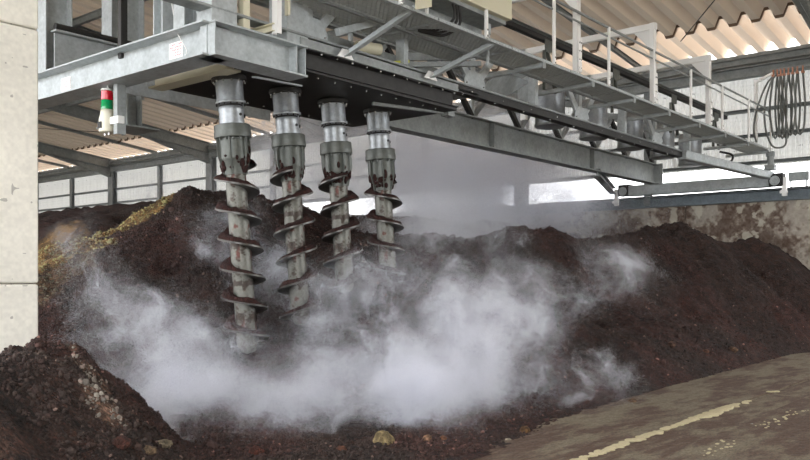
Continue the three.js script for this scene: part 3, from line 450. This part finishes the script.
  part('thin_wire', pipe([V(6.0, 5.2, -8.72), V(6.03, 4.6, -8.6), V(6.0, 4.5, -8.5), V(6.05, 4.33, -8.42), V(6.08, 4.3, -8.5)], 0.006, 6), M.bright, t);
}
{ // signal light
  const p = V(6.1, 3.53, -10.28), t = thing('signal_light', 'red and green signal light with ivory base hanging from the carriage side beam', 'signal light', p);
  const L = (a, m, n, l) => part(n, lathe(a, 28, p.x, 0, p.z), m, t, l);
  L([[0, 4.0], [0.078, 4.0], [0.08, 4.005], [0.08, 4.115], [0.078, 4.12], [0, 4.12]], M.red, 'red_lens', 'red lens'); L([[0, 3.87], [0.078, 3.87], [0.08, 3.875], [0.08, 3.995], [0, 4.0]], M.green, 'green_lens', 'green lens');
  L([[0, 4.12], [0.082, 4.12], [0.082, 4.14], [0.07, 4.155], [0, 4.158]], M.white, 'cap'); L([[0, 3.56], [0.1, 3.56], [0.105, 3.58], [0.105, 3.74], [0.085, 3.83], [0.082, 3.87], [0, 3.87]], M.ivory, 'base');
  part('sounder_grille', box(p.x - 0.115, p.x - 0.075, 3.61, 3.70, p.z - 0.05, p.z + 0.035, 0.006), M.black, t, 'dark sounder grille'); part('clamp', box(p.x - 0.02, p.x + 0.08, 3.66, 3.76, p.z + 0.08, p.z + 0.3), M.white, t);
  part('mount_foot', [tube(V(p.x, 3.53, p.z - 0.05), V(p.x, 3.57, p.z - 0.05), 0.015), tube(V(p.x, 3.53, p.z + 0.05), V(p.x, 3.57, p.z + 0.05), 0.015)], M.bolt, t); part('lead', pipe([V(p.x - 0.02, 4.15, p.z + 0.05), V(p.x - 0.04, 4.24, p.z + 0.1), V(p.x - 0.02, 4.2, p.z + 0.22)], 0.012), M.white, t);
}

// ================================================================ THE FOUR SCREWS
function flight(R, r, pitch, y0, y1, hand, ph) {             // a helical blade of real thickness and the muck lying on it
  const n = Math.ceil(Math.abs(y1 - y0) / pitch * 40), blade = [], muck = [], P = (a, rad, y) => [rad * Math.cos(a), y, rad * Math.sin(a)], q = (out, a, b, c, d) => out.push(...a, ...b, ...c, ...a, ...c, ...d);
  const th = 0.012, ragged = (a) => R * (0.985 + 0.025 * fbm(a * 2, ph, 1, 3)), mh = (i, f) => { const a = i * 0.157; return (0.015 + 0.085 * Math.pow(fbm(a * 1.4 + ph * 3, f * 2.5, 2, 3), 1.5)) * (f > 0.95 ? 0.25 : 1); };
  for (let i = 0; i < n; i++) {
    const t0 = i / n, t1 = (i + 1) / n, a0 = ph + hand * t0 * (y1 - y0) / pitch * 6.2832, a1 = ph + hand * t1 * (y1 - y0) / pitch * 6.2832, Y0 = y0 + t0 * (y1 - y0), Y1 = y0 + t1 * (y1 - y0), A = ragged(a0), B = ragged(a1);
    q(blade, P(a0, r, Y0 - th), P(a0, A, Y0 - th), P(a1, B, Y1 - th), P(a1, r, Y1 - th)); q(blade, P(a0, A, Y0 - th), P(a0, A, Y0 + th), P(a1, B, Y1 + th), P(a1, B, Y1 - th)); q(blade, P(a0, r, Y0 + th), P(a1, r, Y1 + th), P(a1, B, Y1 + th), P(a0, A, Y0 + th));
    for (let k = 0; k < 5; k++) { const f0 = k / 5, f1 = (k + 1) / 5, ra = (f, O) => r + (O * 0.97 - r) * f; q(muck, P(a0, ra(f0, A), Y0 + th + mh(i, f0)), P(a1, ra(f0, B), Y1 + th + mh(i + 1, f0)), P(a1, ra(f1, B), Y1 + th + (k === 4 ? 0 : mh(i + 1, f1))), P(a0, ra(f1, A), Y0 + th + (k === 4 ? 0 : mh(i, f1)))); }
  }
  const mk = (p) => { let g = new THREE.BufferGeometry(); g.setAttribute('position', new THREE.Float32BufferAttribute(p, 3)); g = mergeVertices(g, 1e-4); g.computeVertexNormals(); return fin(g); };
  return [flat(blade), mk(muck)];
}
function auger(top, len, hand, ph, label) {
  // built hanging straight down from y = 0, then leaned a little as a whole; the origin is its lower end
  const t = thing('screw_auger', label, 'auger', V(0, 0, 0), 'mixing screws hanging in a row under the bridge'), o = origin.get(t);
  const up = (g) => { g.translate(0, len, 0); return g; }, P = (n, g, m, l, parent = t) => part(n, (Array.isArray(g) ? g : [g]).map(up), m, parent, l);
  const ring = (r, y, n, rb, ny = YA) => { const a = []; for (let i = 0; i < n; i++) { const w = i / n * 6.2832; a.push(hexBolt(V(r * Math.cos(w), y, r * Math.sin(w)), ny, rb, 0.03)); } return a; };
  const fl = P('mounting_flange', lathe([[0, 0.03], [0.23, 0.03], [0.235, 0.02], [0.235, -0.03], [0.23, -0.04], [0.18, -0.04]], 48), M.dark); P('bolts', ring(0.212, -0.05, 12, 0.014), M.bolt, null, fl);
  const hs = P('drive_housing', lathe([[0.18, -0.03], [0.185, -0.05], [0.185, -0.30], [0.205, -0.31], [0.205, -0.345], [0.18, -0.35], [0.15, -0.36]], 48), M.chrome, 'polished drive housing'); P('bolts', ring(0.193, -0.35, 14, 0.011), M.dark, null, hs);
  const sw = P('swivel', lathe([[0.15, -0.34], [0.155, -0.38], [0.17, -0.39], [0.172, -0.44], [0.165, -0.45], [0.165, -0.56], [0.17, -0.57], [0.17, -0.64], [0.15, -0.66]], 48), M.chrome, 'polished swivel neck'); P('port', [hexBolt(V(0.02, -0.5, 0.168), ZA, 0.02, 0.02), hexBolt(V(0.155, -0.5, 0.07), V(0.9, 0, 0.4), 0.025, 0.04)], M.dark, null, sw);
  const cl = P('collar', lathe([[0.15, -0.625], [0.235, -0.63], [0.245, -0.64], [0.245, -0.72], [0.25, -0.725], [0.25, -0.80], [0.24, -0.81], [0.19, -0.815]], 48), M.greenGrey); P('bolts', ring(0.218, -0.825, 14, 0.016), M.greenGrey, null, cl);
  P('seal', lathe([[0.1, -0.352], [0.158, -0.352], [0.158, -0.385], [0.1, -0.385]], 40), M.black, 'dark seal gap under the housing');
  const hb = P('hub', lathe([[0.195, -0.80], [0.195, -1.08], [0.18, -1.1], [0.155, -1.22], [0.15, -1.3]], 40), M.greenGrey);
  const ribs = []; for (let i = 0; i < 6; i++) { const w = i / 6 * 6.2832 + ph, c = V(Math.cos(w), 0, Math.sin(w)); ribs.push(plate([[0.18, -0.81], [0.235, -0.81], [0.235, -1.02], [0.16, -1.3], [0.14, -1.3]], 0.02, V(0, 0, 0), c, YA)); } P('ribs', ribs, M.greenGrey, null, hb);
  P('shaft', lathe([[0.14, -1.2], [0.14, -len + 0.12], [0.1, -len + 0.03], [0.0, -len]], 40), M.shaft, 'worn steel shaft');
  const mb = []; for (let i = 0; i < 60; i++) { const w = rr(0, 6.28), y = -1.24 + Math.abs(gauss()) * 0.11, q = 0.145 + 0.045 * clamp((y + 1.24) / 0.16); mb.push(fin(new THREE.IcosahedronGeometry(rr(0.018, 0.045), 1).scale(1, rr(0.8, 2), 1).translate(q * Math.cos(w), y, q * Math.sin(w)))); } P('muck', mb, M.muck, 'red brown compost stuck on the hub').userData.kind = 'stuff';
  const [bl, mu] = flight(0.31, 0.13, 0.4, -1.16, -len + 0.1, hand, ph), b = P('flight', bl, M.blade, 'helical blade with a worn bright edge'); P('muck', mu, M.muck, 'red brown compost lying on the blade', b);
  const lean = V(0.06, -1, 0.035).normalize(), low = top.clone().addScaledVector(lean, len); t.position.copy(low); t.quaternion.setFromUnitVectors(V(0, -1, 0), lean);
}
auger(V(7.18, 4.30, -9.05), 3.75, 1, 0.4, 'leftmost and nearest of the four screws, longest in view, its shaft smeared with red');
auger(V(8.2, 4.30, -9.05), 3.4, -1, 2.2, 'second of the four screws from the left, its tip ending in steam');
auger(V(9.18, 4.31, -9.05), 2.95, -1, 1.9, 'third of the four screws from the left, dark compost around its hub');
auger(V(10.22, 4.33, -9.05), 2.8, 1, 0.2, 'rightmost and shortest of the four screws, beside the bare rear girder');

// ================================================================ CABLE FESTOON by the wall
{
  const t = thing('cable_rack', 'pale steel bracket arm holding a row of cable clamps near the far wall', 'cable rack', V(24.3, 5.2, -7.1));
  part('post', bar(V(24.3, 5.25, -7.33), V(24.3, 7.15, -7.33), PR.B(0.08, 0.08), XA), M.bright, t); part('arm', bar(V(24.3, 7.1, -7.33), V(24.3, 7.28, -6.88), PR.B(0.07, 0.07)), M.bright, t); part('clamp_rail', bar(V(24.3, 7.36, -6.95), V(24.3, 7.36, -4.9), PR.C(0.06, 0.05)), M.galvDull, t);
  const cl = [-6.86, -6.76, -6.67, -6.58, -6.47, -6.36, -6.24, -6.1];
  cl.forEach((z) => part('cable_clamp', [tube(V(24.28, 7.2, z), V(24.28, 7.36, z), 0.022, 10), box(24.22, 24.34, 7.16, 7.22, z - 0.035, z + 0.035)], M.copper, t));
  for (let i = 0; i < 7; i++) { // loops hanging from clamp to clamp
    const a = cl[i], b = cl[i + 1], lo = 5.42 + 0.1 * hash(i, 2, 3), x = 24.28 + 0.04 * (i % 2), bow = 0.05 + 0.05 * hash(i, 7, 1);
    lone('festoon_cable', pipe([V(x, 7.2, a), V(x, 7.05, a - 0.02), V(x + 0.02, 6.3, a - bow), V(x, lo + 0.15, a - 0.01), V(x, lo, (a + b) / 2), V(x, lo + 0.15, b + 0.01), V(x - 0.02, 6.3, b + bow), V(x, 7.05, b + 0.01), V(x, 7.2, b)], 0.028, 8, 60), M.cable, ['leftmost', 'second from the left', 'third from the left', 'middle', 'third from the right', 'second from the right', 'rightmost'][i] + ' of the long grey cable loops hanging on the clamp rack', 'cable', 'looped cables on the rack');
  }
  lone('feed_cable', pipe([V(24.28, 7.2, -6.86), V(24.2, 7.0, -7.0), V(24.2, 6.3, -7.28), V(24.2, 5.7, -7.36), V(24.25, 5.4, -7.3)], 0.026, 8, 50), M.cable, 'grey cable running down beside the pale rack post to the walkway end', 'cable');
  lone('feed_cable', pipe([V(24.2, 7.2, -6.76), V(24.15, 7.05, -6.86), V(24.15, 6.4, -7.05), V(24.15, 5.6, -7.0), V(24.15, 5.2, -6.8), V(24.2, 5.22, -6.55), V(24.25, 5.6, -6.5)], 0.026, 8, 60), M.cable, 'grey cable sagging in a wide low bow left of the bundle of loops', 'cable');
}
{ const t = thing('steel_stand', 'low grey steel plate on short legs standing on the rail girder at right', 'bracket', V(25.35, 4.2, -6.3)); part('plate', box(25.3, 25.36, 4.36, 4.62, -6.75, -6.2, 0.03), M.galvDull, t); part('leg', box(25.3, 25.36, 3.9, 4.4, -6.7, -6.66), M.galvDull, t); part('leg', box(25.3, 25.36, 3.9, 4.4, -6.28, -6.24), M.galvDull, t); }

// ================================================================ STEAM: clouds of real droplets, in soft clumps
{
  const D = 58000, pos = new Float32Array(D * 36), base = [[1, 1, 1], [1, -1, -1], [-1, 1, -1], [-1, -1, 1]], faces = [0, 1, 2, 0, 3, 1, 0, 2, 3, 1, 3, 2], e = new THREE.Euler(), q = new THREE.Quaternion();
  for (let i = 0; i < D; i++) {
    const R = 0.36; let p = V(gauss(), gauss(), gauss()).multiplyScalar(R); if (p.length() > 2.3 * R) p.multiplyScalar(rnd());
    const w = (a) => fbm(p.x * 1.8 + a, p.y * 1.8 + a, p.z * 1.8, 3) - 0.5; p.add(V(w(11), w(23), w(37)).multiplyScalar(1.9));   // curl the ball into wisps
    const s = 0.00105 * (0.7 + 0.6 * rnd()); q.setFromEuler(e.set(rr(0, 6), rr(0, 6), rr(0, 6)));
    const vs = base.map((b) => V(...b).multiplyScalar(s).applyQuaternion(q).add(p));
    faces.forEach((f, k) => pos.set([vs[f].x, vs[f].y, vs[f].z], i * 36 + k * 3));
  }
  const g = new THREE.BufferGeometry(); g.setAttribute('position', new THREE.BufferAttribute(pos, 3)); g.computeVertexNormals();
  // where the steam rises: [px, py, spread x, spread y, near, far, clumps, size]
  const puffs = STEAM_LIST(), mats = [], e2 = new THREE.Euler();
  for (const [px, py, sx, sy2, d0, d1, n, size] of puffs) for (let i = 0, tries = 0; i < n && tries < n * 40; tries++) {
    const d = rr(d0, d1), p = at(px + gauss() * sx, py + gauss() * sy2, d), f = size > 1.5 ? 1 : 1 / size;
    if (rnd() > 0.04 + sstep(0.42, 0.62, fbm(p.x * 1.5 * f + 5, p.y * 1.1 * f, p.z * 1.5 * f, 3))) continue;
    if (p.y < heap(p.x, p.z) - 0.05) p.y = heap(p.x, p.z) + rr(0, 0.25);
    const s = size * rr(0.6, 1.3); i++; mats.push(new THREE.Matrix4().compose(p, q.setFromEuler(e2.set(rr(0, 6), rr(0, 6), rr(0, 6))).clone(), V(s * rr(0.8, 1.5), s * rr(0.6, 1.0), s)));
  }
  const im = new THREE.InstancedMesh(g, M.steam, mats.length); mats.forEach((m, i) => im.setMatrixAt(i, m)); im.name = 'steam'; scene.add(im);
  im.userData = { label: 'white steam billowing from the hot compost around the screws', category: 'steam', kind: 'stuff' };
}
function STEAM_LIST() {
  return [
    [195, 400, 36, 22, 8.2, 10.3, 38, 0.55], [165, 350, 22, 26, 8.4, 10.5, 16, 0.5], [155, 420, 12, 12, 7.6, 8.8, 10, 0.45], [285, 398, 38, 18, 8.0, 9.8, 20, 0.5],
    [350, 395, 40, 18, 8.2, 10.5, 26, 0.55], [425, 395, 26, 17, 8.2, 10, 40, 0.5], [470, 370, 30, 20, 8.6, 11, 34, 0.6], [504, 328, 24, 20, 9.5, 13, 26, 0.6],
    [445, 300, 36, 28, 10, 14.5, 13, 0.7], [350, 325, 40, 28, 9.6, 12, 17, 0.55], [435, 250, 36, 16, 14, 20, 22, 1.0],
    [480, 190, 75, 28, 24, 31, 60, 2.4], [350, 205, 70, 30, 24, 32, 32, 2.3], [585, 290, 36, 24, 11, 14, 4, 0.7], [130, 300, 26, 20, 9, 12, 8, 0.6],
    [555, 385, 26, 12, 10, 11.2, 5, 0.5], [250, 275, 30, 30, 11.8, 14, 9, 0.7], [430, 228, 50, 8, 19, 24, 20, 1.5], [495, 185, 42, 20, 23, 28, 42, 2.0],
  ];
}
renderer.render(scene, camera);
